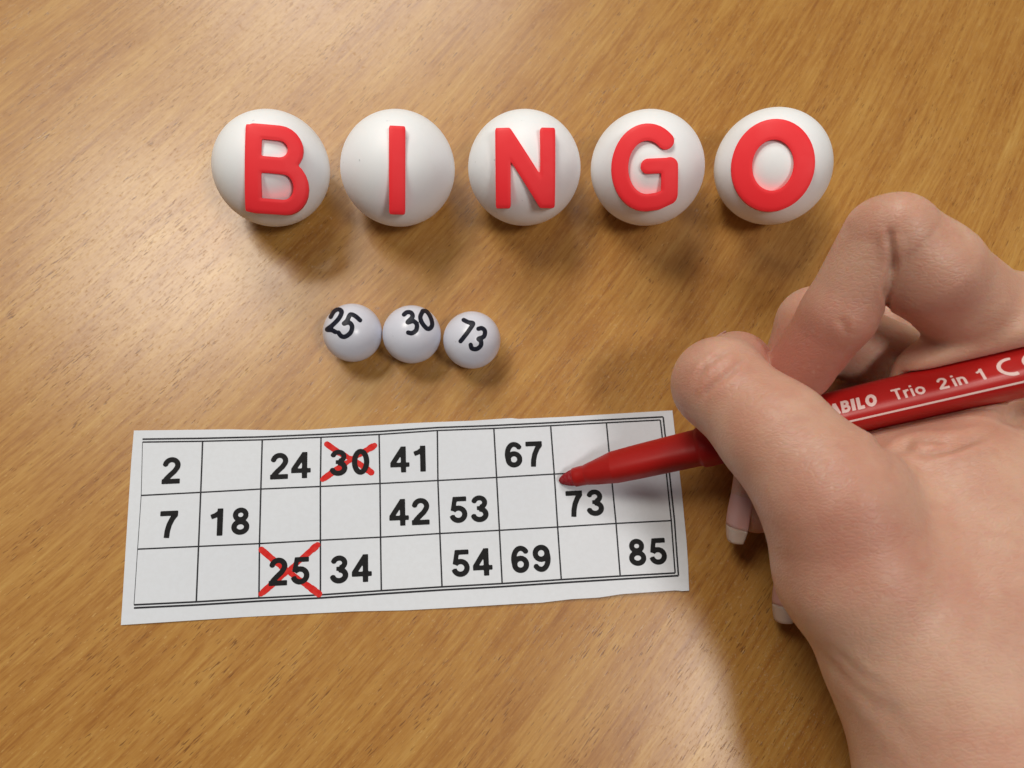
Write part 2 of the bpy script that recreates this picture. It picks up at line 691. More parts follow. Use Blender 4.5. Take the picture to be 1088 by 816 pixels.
nums = [('2', 182.3, 500), ('24', 309, 494.8), ('30', 371.5, 491.2), ('41', 433.5, 488), ('67', 556.3, 482.8),
        ('7', 179.5, 557), ('18', 244.5, 554.2), ('42', 435, 544), ('53', 498.3, 541), ('73', 621.3, 534.6),
        ('25', 307.5, 606.8), ('34', 373, 604.3), ('54', 501.5, 597.7), ('69', 564, 593.7), ('85', 687.6, 586.2)]
HN = 6.75
for s, px, py in nums:
    v, f = word_mesh([(DIG[c], i * ADV, .85) for i, c in enumerate(s)], .03)
    cx = (v[:, 0].min() + v[:, 0].max()) / 2
    P = at(px, py)[:2] + ((v[:, :1] - cx) * 1.03 * EX + (v[:, 1:] - .5) * EY) * HN
    child('number', on_card(P, .075), f, M_PRINT, card)


def cross(strokes):
    """two felt-pen strokes; pixel end points and half width in mm"""
    rng = np.random.default_rng(5)
    parts, off = [], .040
    for pts in strokes:
        P = edge(pts, 26)
        lo = P.min(0) - 1.5
        hi = P.max(0) + 1.5
        wob = rng.uniform(-.09, .09, 26)

        def f(Q, P=P, wob=wob):
            d = None
            for i in range(25):
                s = seg2(Q, P[i], P[i + 1], .70 + wob[i] + .12 * math.sin(i * .35))
                d = s if d is None else np.minimum(d, s)
            return d
        v, fc = region_mesh(f, lo[0], hi[0], lo[1], hi[1], .16)
        parts.append((on_card(v, off), fc))
        off += .014
    V = np.concatenate([p[0] for p in parts])
    k = len(parts[0][0])
    return V, parts[0][1] + [[i + k for i in q] for q in parts[1][1]]


v, f = cross([[(347.5, 472), (360, 481), (378, 490), (394.5, 502)], [(343, 509.5), (359, 498), (377, 486), (398, 473.5)]])
child('red_cross', v, f, M_XINK, card)
v, f = cross([[(278, 584), (293, 597), (313, 612), (339, 631)], [(277.5, 631), (296, 615), (316, 598), (337.5, 579)]])
child('red_cross', v, f, M_XINK, card)


# ------------------------------------------------------------------ balls
def sphere(c, r, nu=96, nv=64):
    V = [(0, 0, r)]
    for j in range(1, nv):
        th = math.pi * j / nv
        for i in range(nu):
            ph = 2 * math.pi * i / nu
            V.append((r * math.sin(th) * math.cos(ph), r * math.sin(th) * math.sin(ph), r * math.cos(th)))
    V.append((0, 0, -r))
    Fc = []
    for i in range(nu):
        Fc.append((0, 1 + i, 1 + (i + 1) % nu))
    for j in range(nv - 2):
        for i in range(nu):
            a = 1 + j * nu + i
            b_ = 1 + j * nu + (i + 1) % nu
            Fc.append((a, a + nu, b_ + nu, b_))
    L = len(V) - 1
    for i in range(nu):
        Fc.append((L, 1 + (nv - 2) * nu + (i + 1) % nu, 1 + (nv - 2) * nu + i))
    return np.array(V) + np.asarray(c), Fc


def ball_at(px, py, rpx):
    """ball resting on the table whose outline is centred on (px, py) with radius rpx"""
    r = 10.0
    for _ in range(20):
        c = at(px, py, r)
        depth = (RC @ c + TC)[2]
        r = rpx * depth / F_PX / math.sqrt(1 + (rpx / F_PX) ** 2)
    return at(px, py, r), r


def frame_to(c, tx=0.0, ty=0.0):
    """axes of a mark on a ball at c seen from above: outward normal, right, up"""
    n_ = unit(CAM - c)
    up = unit(-RC[1] + n_ * np.dot(n_, RC[1]))
    rt = np.cross(up, n_)
    n2 = unit(n_ + rt * tx + up * ty)
    up = unit(up - n2 * np.dot(up, n2))
    return n2, np.cross(up, n2), up


# raised letters, drawn in units where the ball's outline has radius 1 (x right, y up)
def rnd(f, r):
    return lambda P: f(P) - r


S = 1 / 61.5


def LB(P):
    x = lambda v: (v - 0) * S
    st = seg2(P, (-22 * S, -45.5 * S + .05), (-22 * S, 45.5 * S - .05), 8 * S - .05, False, False)
    hw = 7.4 * S - .05
    up = [(-22 * S, 39.5 * S), (4 * S, 39.5 * S)] + arc(5 * S, 22.5 * S, 17 * S, 17 * S, 90, -90, 12) + [(-22 * S, 5.5 * S)]
    lo = [(-22 * S, 4 * S), (8 * S, 4 * S)] + arc(10 * S, -17.5 * S, 18.5 * S, 21.5 * S, 90, -90, 12) + [(-22 * S, -39 * S)]
    d = np.minimum(st, np.minimum(path2(P, up, hw), path2(P, lo, hw)))
    return d - .05


def LI(P):
    return seg2(P, (0, -46 * S + .05), (0, 46 * S - .05), 8.2 * S - .05, False, False) - .05


def LN(P):
    hw = 7.7 * S - .05
    a = seg2(P, (-24.5 * S, -42 * S + .05), (-24.5 * S, 42 * S - .05), hw, False, False)
    b = seg2(P, (24.5 * S, -42 * S + .05), (24.5 * S, 42 * S - .05), hw, False, False)
    c = seg2(P, (-23 * S, 35 * S), (23 * S, -35 * S), hw + .02)
    lim = np.abs(P[:, 1]) - (42 * S - .05)
    return np.minimum(np.minimum(a, b), np.maximum(c, lim)) - .05


def LG(P):
    hw = 8.5 * S - .05
    a = arc(2 * S, 0, 29.5 * S, 37.5 * S, 46, 270, 30) + [(14 * S, -36.5 * S), (26 * S, -31.5 * S)]
    d = path2(P, a, hw, (True, True))
    d = np.minimum(d, seg2(P, (26.5 * S, -30 * S), (26.5 * S, .5 * S), hw, True, True))
    d = np.minimum(d, seg2(P, (3 * S, 1 * S), (27 * S, 1 * S), 7.4 * S - .05, True, True))
    return d - .05


def LO(P):
    e = arc(0, 0, 32.5 * S, 38 * S, 0, 360, 48)
    return path2(P, e, 10.4 * S - .02) - .02


big = [('B', LB, 288, 178, 62, -.10, .09, 'white lettered ball with a raised red B, first of the row'),
       ('I', LI, 422, 178, 62, 0.0, .08, 'white lettered ball with a raised red I between the B and N balls'),
       ('N', LN, 556, 177.5, 61.5, 0.03, .08, 'white lettered ball with a raised red N, middle of the row'),
       ('G', LG, 686.5, 177.5, 61.5, 0.08, .09, 'white lettered ball with a raised red G left of the O ball'),
       ('O', LO, 819.5, 176, 62, 0.08, .09, 'white lettered ball with a raised red O, nearest the bent finger')]
for (ch, fn, px, py, rp, tx, ty, lab), (ox, oy) in zip(big, ((.035, -.01), (-.015, -.02), (.02, .01), (-.03, .02), (.01, .03))):
    c, r = ball_at(px + 1, py + 1.5, rp - 1.8)
    t = empty('lettered_ball', (c[0], c[1], 0))
    tag(t, lab, 'ball', 'large white balls spelling a word')
    v, f = sphere(c, r)
    body = child('ball_body', v, f, M_BALL, t)
    nn, rt, up = frame_to(c, tx, ty)
    v2, fc = region_mesh(lambda P: fn(P) - .010, -.85, .85, -.85, .85, .028)
    rr = .93 * np.hypot(v2[:, 0], v2[:, 1])
    drop = 1 - np.sqrt(np.clip(1 - rr ** 2, 0, 1))
    # bevelled rim: the outermost points of the face lie a little lower
    dd = -fn(v2)
    bev = .012 * np.clip(1 - dd / .03, 0, 1) ** 2
    ht = 1.05 - .30 * drop - bev
    v2 = v2 * .93 + np.array((ox - 1.02 * tx, oy - 1.02 * ty))
    top3 = c + r * (v2[:, :1] * rt + v2[:, 1:] * up + ht[:, None] * nn)
    bot3 = c + r * (v2[:, :1] * rt + v2[:, 1:] * up + (1 - drop - .03)[:, None] * nn)
    k = len(v2)
    fs = [list(q) for q in fc]
    for a, b_ in rim_edges(fc):
        fs.append([b_ + 2 * k, a + 2 * k, a + k, b_ + k])
    child('raised_letter', np.concatenate([top3, bot3, top3]), fs, M_LETTER, t)

# handwritten numbers: strokes in units of the ball radius, centred on the ball's outline
hand = {
    '25': ([[(-.72, .52), (-.62, .70), (-.48, .78), (-.36, .70), (-.44, .48), (-.66, .24), (-.84, .10), (-.68, .08), (-.56, .02)],
            [(.24, .42), (.08, .56), (-.08, .60), (-.18, .40), (-.28, .30), (-.12, .34), (-.02, .22), (-.06, .02), (-.22, -.12), (-.36, -.12), (-.46, .0)]], .075),
    '30': ([[(-.26, .66), (-.16, .74), (-.02, .72), (.02, .58), (-.14, .40), (.04, .44), (.16, .34), (.14, .14), (.0, .04), (-.12, .06)],
            [(.34, .74), (.28, .58), (.34, .38), (.50, .20), (.62, .22), (.68, .36), (.62, .60), (.50, .78), (.38, .80), (.34, .74)]], .075),
    '73': ([[(-.28, .68), (-.12, .60), (.04, .56), (-.06, .38), (-.22, .16), (-.38, -.04)],
            [(.22, .38), (.34, .40), (.44, .30), (.40, .12), (.22, .04), (.30, -.02), (.30, -.18), (.16, -.30), (.0, -.28), (-.04, -.16)]], .075)}


def smooth_path(pts, n=6):
    P = np.array(pts, float)
    out = []
    E = np.vstack([2 * P[0] - P[1], P, 2 * P[-1] - P[-2]])
    for i in range(1, len(E) - 2):
        p0, p1, p2, p3 = E[i - 1:i + 3]
        for k in range(n):
            t = k / n
            out.append(.5 * (2 * p1 + (p2 - p0) * t + (2 * p0 - 5 * p1 + 4 * p2 - p3) * t * t + (3 * p1 - p0 - 3 * p2 + p3) * t ** 3))
    out.append(P[-1])
    return out


small = [('25', 374.7, 353.6, 30.9, 'small white ball marked 25 in black pen, left of the ball marked 30'),
         ('30', 437.6, 355.3, 30.8, 'small white ball marked 30 in black pen, between two others'),
         ('73', 501.4, 361.3, 30.4, 'small white ball marked 73 in black pen, right of the ball marked 30')]
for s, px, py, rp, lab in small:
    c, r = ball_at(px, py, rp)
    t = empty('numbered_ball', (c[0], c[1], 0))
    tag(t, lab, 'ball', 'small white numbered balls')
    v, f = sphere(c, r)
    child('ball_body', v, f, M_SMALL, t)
    nn, rt, up = frame_to(c)
    strokes, hw = hand[s]
    sp = [smooth_path(q) for q in strokes]

    def f2(P, sp=sp, hw=hw):
        d = None
        for q in sp:
            e = path2(P, q, hw, (True, True))
            d = e if d is None else np.minimum(d, e)
        return d
    v2, fc = region_mesh(f2, -.98, .98, -.98, .98, .035)
    rr = np.clip(np.hypot(v2[:, 0], v2[:, 1]), 0, .985)
    z = np.sqrt(1 - rr ** 2)
    dirs = v2[:, :1] * rt + v2[:, 1:] * up + z[:, None] * nn
    P3 = c + dirs * (r + .03)
    child('handwritten_number', P3, fc, M_MARK, t)

# ------------------------------------------------------------------ felt pen
PEN_A = at(594, 511, 1.0)
PEN_B = at(1080, 398.5, 47.0)
AX = unit(PEN_B - PEN_A)
LV = CAM - (PEN_A + PEN_B) / 2
VU = unit(LV - AX * np.dot(LV, AX))          # across the pen, towards the viewer's side
TU = np.cross(VU, AX)                        # across the pen, towards the lower edge of the picture
if np.dot(TU, (0, -1, 0)) < 0:
    TU = -TU


def lathe(profile, nseg=48, shape=None):
    """profile: (s, r, triangular 0..1) along the pen axis"""
    V, Fc = [], []
    m_ = len(profile)
    for s, r, tri in profile:
        for i in range(nseg):
            a = 2 * math.pi * i / nseg
            rr = r * section(a, tri)
            V.append(PEN_A + AX * s + rr * (math.cos(a) * VU + math.sin(a) * TU))
    for j in range(m_ - 1):
        for i in range(nseg):
            k2 = (i + 1) % nseg
            Fc.append((j * nseg + i, j * nseg + k2, (j + 1) * nseg + k2, (j + 1) * nseg + i))
    Fc.append(tuple(range(nseg))[::-1])
    Fc.append(tuple((m_ - 1) * nseg + i for i in range(nseg)))
    return np.array(V), Fc


PHI = math.radians(16)


def section(a, tri):
    """rounded triangle: distance from axis in direction a, for nominal radius 1; a corner lies at PHI"""
    if tri == 0:
        return 1.0
    rho, rd = .62, .56
    b_ = (a - PHI) % (2 * math.pi / 3)
    if b_ > math.pi / 3:
        b_ = 2 * math.pi / 3 - b_
    # corner disc centre at angle 0, distance rho; flat side at apothem rho/2 + rd
    flat = (rho / 2 + rd) / math.cos(math.pi / 3 - b_)
    # switch where the flat meets the disc
    disc = rho * math.cos(b_) + math.sqrt(max(rd ** 2 - (rho * math.sin(b_)) ** 2, 0))
    fx = flat * math.cos(math.pi / 3 - b_), flat * math.sin(math.pi / 3 - b_)
    lim = rho * math.sin(math.pi / 3)
    tr = flat if fx[1] <= lim else disc
    return 1 + (tr - 1) * tri


pen = empty('felt_tip_pen', PEN_A)
tag(pen, 'red felt tip pen held in the hand, nib on the card above printed 73', 'pen')
v, f = lathe([(0, .25, 0), (.35, .75, 0), (1.0, 1.2, 0), (2.0, 1.65, 0), (3.2, 2.05, 0), (4.2, 2.2, 0), (4.6, 1.9, 0), (6, 1.8, 0)])
child('nib', v, f, M_NIB, pen)
v, f = lathe([(4.1, 1.9, 0), (4.15, 2.35, 0), (4.4, 2.5, 0), (5.5, 2.55, 0), (7.4, 2.6, 0), (7.6, 2.66, 0), (7.7, 2.72, 0), (9.6, 3.1, 0), (14.8, 4.02, .5), (15.0, 4.08, .5), (15.2, 4.10, .5),
              (22, 4.3, .5), (30, 4.42, .5), (36.8, 4.5, .5), (37.0, 4.52, .4), (37.6, 4.95, .3), (38.0, 5.08, .3), (39.2, 5.10, .3), (41, 5.1, .4), (44, 5.15, .6)])
child('grip_section', v, f, M_GRIP, pen)
v, f = lathe([(43.9, 5.0, .9), (44.1, 5.15, 1), (60, 5.2, 1), (120, 5.2, 1), (150, 5.2, 1), (151, 5.1, 1), (151.5, 4.7, .9)])
child('barrel', v, f, M_BARREL, pen)
v, f = lathe([(151.4, 4.3, .5), (152, 4.5, .4), (176, 3.9, .3), (178, 3.4, .2), (179, 2.2, 0)])
child('end_cap', v, f, M_GRIP, pen)


def pen_pt(s, a_off, lift_=.035):
    """point on the barrel: s along the axis, a_off mm from the corner line towards the top face (negative: lower face)"""
    ang = []
    P = []
    for si, o in zip(np.atleast_1d(s), np.atleast_1d(a_off)):
        # march round the section by arc length
        P.append(bar_curve(o, lift_) + PEN_A + AX * si)
    return np.array(P)


_N = 720
_th = PHI - np.linspace(0, 2 * math.pi, _N + 1)
_rad = np.array([5.2 * section(t, 1) for t in _th])
_xy = np.stack([_rad * np.cos(_th), _rad * np.sin(_th)], 1)
_al = np.concatenate([[0], np.cumsum(np.hypot(*np.diff(_xy, axis=0).T))])


def bar_curve(o, lift_):
    o = o % _al[-1]
    x = np.interp(o, _al, _xy[:, 0])
    y = np.interp(o, _al, _xy[:, 1])
    nrm = math.hypot(x, y)
    return (x * (1 + lift_ / nrm)) * VU + (y * (1 + lift_ / nrm)) * TU


def pen_s(px, py):
    """distance along the axis of the axis point seen nearest pixel column px"""
    best = None
    for s in np.linspace(0, 150, 1501):
        q = RC @ (PEN_A + AX * s) + TC
        x = 544 + F_PX * q[0] / q[2]
        if best is None or abs(x - px) < best[0]:
            best = (abs(x - px), s)
    return best[1]


def stripe(o0, o1, s0, s1, name='white_stripe'):
    ss = np.linspace(s0, s1, 40)
    V = np.concatenate([pen_pt(ss, np.full(40, o0)), pen_pt(ss, np.full(40, (o0 + o1) / 2), .045), pen_pt(ss, np.full(40, o1))])
    Fc = [(k * 40 + i, k * 40 + i + 1, k * 40 + 41 + i, k * 40 + 40 + i) for k in range(2) for i in range(39)]
    child(name, V, Fc, M_WHITE, pen)


stripe(-.22, .22, 46, 150)
third = _al[-1] / 3
stripe(third - .15, third + .12, 46, 150)
stripe(-third - .1, -third + .12, 46, 150)


def gl(paths, r, caps=(False, False)):
    def f(P):
        d = None
        for p in paths:
            e = path2(P, p, r, caps)
            d = e if d is None else np.minimum(d, e)
        return d
    return f


# lettering in units of cap height
q = .085
PEN_GL = {
    'T': (gl([[(.02, .91), (.68, .91)], [(.35, .91), (.35, 0)]], q), .70),
    'r': (gl([[(.11, 0), (.11, .70)], [(.11, .42), (.17, .58), (.28, .64), (.40, .63)]], q), .44),
    'i': (gl([[(.11, 0), (.11, .70)], [(.11, .83), (.11, 1.0)]], q), .24),
    'o': (gl([arc(.34, .35, .24, .27, 0, 360, 24)], q), .70),
    'n': (gl([[(.11, 0), (.11, .70)], [(.11, .45)] + arc(.30, .40, .17, .22, 150, 0, 10) + [(.47, 0)]], q), .62),
    '2': (lambda P: D2(P), .80), '1': (lambda P: D1(P), .72),
    ' ': (None, .34),
    'S': (gl([arc(.36, .72, .22, .17, 20, 270, 14) + arc(.36, .30, .23, .19, 90, -165, 14)], .12), .70),
    'A': (gl([[(.08, 0), (.36, .95)], [(.36, .95), (.64, 0)], [(.2, .3), (.52, .3)]], .12), .76),
    'B': (gl([[(.14, 0), (.14, 1)], [(.14, .90), (.36, .90)] + arc(.36, .72, .16, .18, 90, -90, 8) + [(.14, .52)], [(.14, .5), (.40, .5)] + arc(.40, .30, .18, .20, 90, -90, 8) + [(.14, .10)]], .11), .72),
    'I': (gl([[(.16, 0), (.16, 1)]], .14), .38),
    'L': (gl([[(.14, 0), (.14, 1)], [(.05, .11), (.54, .11)]], .13), .60),
    'O': (gl([arc(.42, .5, .28, .38, 0, 360, 26)], .13), .90),
    'C': (gl([arc(.5, .5, .44, .44, 75, 285, 22)], .075), .85),
    'E': (gl([arc(.5, .5, .44, .44, 75, 285, 22), [(.08, .5), (.5, .5)]], .075), .85),
}


def pen_text(txt, s0, base, cap, name='lettering', xs=1.0, shear=0.0, sp=0.04):
    x = 0
    for c in txt:
        f_, adv = PEN_GL[c]
        if f_ is not None:
            v2, fc = region_mesh(f_, -.12, 1.1, -.15, 1.15, .05)
            sx = s0 + (v2[:, 0] + x + shear * v2[:, 1]) * cap * xs
            V = pen_pt(sx, base + v2[:, 1] * cap, .03)
            out.append((V, fc))
        x += adv + sp


def flush(name):
    V = np.concatenate([p[0] for p in out])
    Fc, k_ = [], 0
    for p in out:
        Fc += [[i + k_ for i in q_] for q_ in p[1]]
        k_ += len(p[0])
    child(name, V, Fc, M_WHITE, pen)
    out.clear()


out = []
s_tr = pen_s(948, 0)
pen_text('Trio', s_tr, 2.35, 3.4, xs=.90)
pen_text('2', pen_s(994, 0), 2.35, 3.4, xs=.90)
pen_text('in', pen_s(1010, 0), 2.35, 3.4, xs=.95)
pen_text('1', pen_s(1034, 0), 2.35, 3.4, xs=.90)
flush('model_lettering')
pen_text('STABILO', pen_s(932, 0) - 5.14 * 3.5 * .80, 2.2, 3.6, xs=.80, shear=.12)
flush('maker_lettering')
pen_text('C', pen_s(1058, 0), 1.75, 5.2, xs=1.0)
pen_text('E', pen_s(1084, 0), 1.75, 5.2, xs=1.0)
flush('printed_mark')


# ------------------------------------------------------------------ hand (distance field -> mesh)
def cone(P, a, b, ra, rb):
    a = np.asarray(a)
    b = np.asarray(b)
    d = b - a
    t = np.clip(((P - a) @ d) / (d @ d), 0, 1)
    q_ = P - a - t[:, None] * d
    return np.sqrt((q_ * q_).sum(1)) - (ra + (rb - ra) * t)


def ell(P, c, r, ax=None):
    q_ = P - np.asarray(c)
    if ax is not None:
        q_ = q_ @ np.asarray(ax).T
    r = np.asarray(r, float)
    k0 = np.sqrt(((q_ / r) ** 2).sum(1))
    return (k0 - 1) * r.min() * .9


def smin(a, b, k):
    h = np.clip(.5 + .5 * (b - a) / k, 0, 1)
    return b + (a - b) * h - k * h * (1 - h)


def smax(a, b, k):
    return -smin(-a, -b, k)


H = dict(
    # thumb
    t_tip=at(782, 391, 24), t_ip=at(764, 408, 35), t_mid=at(826, 464, 42), t_mcp=at(888, 533, 46), t_cmc=at(984, 710, 38), th_b=at(910, 604, 42),
    # index
    i_mcp=at(1120, 405, 36), i_base=at(1058, 350, 39), i_mid=at(987, 287, 53), i_pip=at(957, 251, 57), i_p2=at(934, 248, 56), i_dip=at(891, 334, 44), i_tip=at(850, 392, 33),
    # middle
    m_mcp=at(1060, 440, 9), m_pip=at(866, 345, 27), m_dip=at(824, 448, 17), m_tip=at(804, 538, 12),
    # ring
    r_mcp=at(1110, 540, 24), r_pip=at(905, 440, 16), r_dip=at(864, 540, 10), r_tip=at(851, 622, 8.5),
    # little
    p_mcp=at(1110, 640, 20), p_pip=at(970, 560, 11), p_dip=at(945, 640, 9), p_tip=at(930, 700, 7.5),
    # wrist
    w_a=at(1050, 860, 38), w_b=at(1150, 900, 34),
    web=at(1003, 408, 36), web1=at(1082, 352, 43), web0=at(1010, 440, 25), web2=at(975, 482, 34),
)
G_ = H


def pen_sdf(P):
    q_ = P - PEN_A
    s = q_ @ AX
    x = q_ @ VU
    y = q_ @ TU
    rad = np.hypot(x, y)
    sec = np.interp(np.arctan2(y, x) % (2 * math.pi), _tt, _ss)
    R_ = 5.2 * sec
    R_ = np.where(s < 44, 5.1, R_)
    d = rad - R_
    return np.maximum(d, 30 - s)


def pen_slot(P):
    """the groove the barrel lies in, open towards the viewer, past the thumb"""
    q_ = P - PEN_A
    s = q_ @ AX
    x = q_ @ VU
    y = q_ @ TU
    return np.maximum(np.maximum(np.abs(y) - 5.6 - np.clip(x, 0, 99) * .25, -x), 74 - s)


_tt = np.linspace(0, 2 * math.pi, 361)
_ss = np.array([section(t, 1) for t in _tt])

CREASES = []     # (polyline in pixels + height, depth mm, width mm)


def crease_px(pts, depth, width):
    CREASES.append((pts, depth, width))


def hand_sdf(P):
    g = G_
    # palm, back of the hand, wrist
    palm = cone(P, g['t_mcp'], g['th_b'], 13.5, 15.0)
    palm = smin(palm, cone(P, g['th_b'], g['t_cmc'], 15.0, 17.5), 6)
    palm = smin(palm, cone(P, g['t_cmc'], g['w_a'], 17.5, 21.0), 8)
    palm = smin(palm, cone(P, g['w_a'], at(1180, 1250, 34), 21.0, 27.0), 10)
    palm = smin(palm, cone(P, g['w_b'], at(1260, 1250, 34), 22.0, 25.0), 10)
    palm = smin(palm, cone(P, at(1040, 540, 38), at(1100, 820, 40), 16, 24.0), 14)
    palm = smin(palm, cone(P, at(1150, 520, 36), at(1170, 820, 38), 18, 24.0), 12)
    palm = smin(palm, cone(P, g['web2'], at(1060, 620, 40), 12.0, 20.0), 12)
    palm = smin(palm, cone(P, g['web'], g['web1'], 11.0, 11.5), 4)
    palm = smin(palm, cone(P, g['web1'], at(1160, 420, 38), 11.5, 15), 5)
    palm = smin(palm, cone(P, g['web2'], g['web0'], 11.5, 12), 6)
    palm = smin(palm, cone(P, at(1130, 440, 33), at(1150, 540, 34), 13.5, 18), 8)
    palm = smin(palm, cone(P, g['p_mcp'], at(1120, 830, 22), 15, 21), 10)
    palm = smin(palm, cone(P, at(988, 740, 15), at(1080, 900, 22), 15, 20), 5)
    slot = pen_slot(P)
    palm = smax(palm, -slot, 3.5)
    palm = smin(palm, cone(P, at(930, 400, 8), at(1080, 440, 10), 9, 13), 4)
    palm = smin(palm, cone(P, at(945, 342, 11), at(1010, 380, 10), 8.5, 11), 3)
    palm = smin(palm, cone(P, at(900, 402, 10), at(1000, 358, 9), 9, 11.5), 4)
    # thumb
    th = cone(P, g['t_tip'], g['t_ip'], 9.0, 10.2)
    th = smin(th, cone(P, g['t_ip'], g['t_mid'], 10.2, 11.4), 2.5)
    th = smin(th, cone(P, g['t_mid'], g['t_mcp'], 11.4, 13.5), 4)
    body = smin(palm, th, 7)
    # index
    d1 = cone(P, g['i_base'], g['i_mid'], 11.8, 10.1)
    d1 = smin(d1, cone(P, g['i_mid'], g['i_pip'], 10.4, 8.4), 3)
    d1 = smin(d1, cone(P, g['i_mcp'], g['i_base'], 13.0, 11.8), 4)
    d2 = cone(P, g['i_p2'], g['i_dip'], 7.3, 8.0)
    d2 = smin(d2, cone(P, g['i_dip'], g['i_tip'], 8.0, 7.6), 2)
    idx = smin(d1, d2, .6)
    idx = smin(idx, ell(P, at(947, 238, 58), (6.4, 6.0, 7.4)), 2)
    idx = smax(idx, -slot, 3.5)
    f1 = smin(palm, idx, 2.6)
    # middle
    md = cone(P, g['m_mcp'], g['m_pip'], 11, 9.0)
    md = smin(md, cone(P, g['m_pip'], g['m_dip'], 9.0, 8.0), 2)
    md = smin(md, cone(P, g['m_dip'], g['m_tip'], 8.0, 6.6), 2.5)
    f2 = smin(palm, md, 3)
    rg = cone(P, g['r_mcp'], g['r_pip'], 11, 8.6)
    rg = smin(rg, cone(P, g['r_pip'], g['r_dip'], 8.4, 7.6), 2)
    rg = smin(rg, cone(P, g['r_dip'], g['r_tip'], 7.6, 6.3), 2.5)
    f3 = smin(palm, rg, 3)
    pk = cone(P, g['p_mcp'], g['p_pip'], 10, 7.6)
    pk = smin(pk, cone(P, g['p_pip'], g['p_dip'], 7.6, 6.8), 2)
    pk = smin(pk, cone(P, g['p_dip'], g['p_tip'], 6.8, 5.8), 2.5)
    f4 = smin(palm, pk, 3)
    d = smin(body, f1, .8)
    for f_ in (f2, f3, f4):
        d = smin(d, f_, .8)
    # pressed round the pen and flat on the table
    d = smax(d, -(pen_sdf(P) - .12), .8)
    d = smax(d, .12 - P[:, 2], 1.0)
    return d


def surface_nets(fn, lo, hi, h):
    lo = np.asarray(lo, float)
    B = 4
    nb = np.ceil((np.asarray(hi) - lo) / (h * B)).astype(int)
    n_ = nb * B + 1
    # coarse pass
    cg = np.stack(np.meshgrid(*[lo[i] + h * B * (np.arange(nb[i]) + .5) for i in range(3)], indexing='ij'), -1).reshape(-1, 3)
    cd = fn(cg).reshape(nb)
    val = np.repeat(np.repeat(np.repeat(cd, B, 0), B, 1), B, 2)
    full = np.full(n_, 1.0, np.float64)
    full[:-1, :-1, :-1] = val
    full[-1, :, :] = full[-2, :, :]
    full[:, -1, :] = full[:, -2, :]
    full[:, :, -1] = full[:, :, -2]
    act = np.argwhere(np.abs(cd) < h * B * 1.6)
    off = np.stack(np.meshgrid(*[np.arange(B + 1)] * 3, indexing='ij'), -1).reshape(-1, 3)
    for s in range(0, len(act), 4000):
        ij = (act[s:s + 4000, None, :] * B + off[None]).reshape(-1, 3)
        full[ij[:, 0], ij[:, 1], ij[:, 2]] = fn(lo + ij * h)
    D = full
    ins = D < 0
    c = [np.zeros(tuple(n_ - 1), bool) for _ in range(2)]
    any_, all_ = np.zeros(tuple(n_ - 1), bool), np.ones(tuple(n_ - 1), bool)
    sl = lambda o: tuple(slice(o[i], n_[i] - 1 + o[i]) for i in range(3))
    corners = [(a, b_, c_) for a in (0, 1) for b_ in (0, 1) for c_ in (0, 1)]
    for o in corners:
        any_ |= ins[sl(o)]
        all_ &= ins[sl(o)]
    cells = np.argwhere(any_ & ~all_)
    idm = np.full(tuple(n_ - 1), -1, np.int64)
    idm[cells[:, 0], cells[:, 1], cells[:, 2]] = np.arange(len(cells))
    acc = np.zeros((len(cells), 3))
    cnt = np.zeros(len(cells))
    for axis in range(3):
        for o in corners:
            if o[axis]:
                continue
            o2 = list(o)
            o2[axis] = 1
            p0 = cells + np.array(o)
            p1 = cells + np.array(o2)
            a = D[p0[:, 0], p0[:, 1], p0[:, 2]]
            b_ = D[p1[:, 0], p1[:, 1], p1[:, 2]]
            m_ = (a < 0) != (b_ < 0)
            t = np.where(m_, a / np.where(m_, a - b_, 1), 0)
            pt = p0 + (p1 - p0) * t[:, None]
            acc[m_] += pt[m_]
            cnt[m_] += 1
    V = lo + h * acc / cnt[:, None]
    F_ = []
    for axis in range(3):
        o = [0, 0, 0]
        o[axis] = 1
        A = D[:n_[0] - o[0], :n_[1] - o[1], :n_[2] - o[2]] < 0
        Bv = D[o[0]:, o[1]:, o[2]:] < 0
        e = np.argwhere(A != Bv)
        u_, v_ = [(1, 2), (2, 0), (0, 1)][axis]
        ok = (e[:, u_] > 0) & (e[:, v_] > 0) & (e[:, u_] < n_[u_] - 1) & (e[:, v_] < n_[v_] - 1)
        e = e[ok]
        du = np.zeros(3, int)
        dv = np.zeros(3, int)
        du[u_] = 1
        dv[v_] = 1
        quad = np.stack([idm[tuple((e - du - dv).T)], idm[tuple((e - dv).T)], idm[tuple(e.T)], idm[tuple((e - du).T)]], 1)
        sgn = A[tuple(e.T)]
        quad[~sgn] = quad[~sgn][:, ::-1]
        F_.append(quad)
    return V, np.concatenate(F_)


def grad(fn, V, e=.15):
    out_ = np.zeros_like(V)
    for k_ in range(3):
        dlt = np.zeros(3)
        dlt[k_] = e
        out_[:, k_] = fn(V + dlt) - fn(V - dlt)
    return out_ / (2 * e)


def settle(fn, V, it=2):
    for _ in range(it):
        d = fn(V)
        g = grad(fn, V)
        g2 = np.maximum((g * g).sum(1), .2)
        step = np.clip(d / g2, -.6, .6)
        V = V - g * step[:, None]
    return V


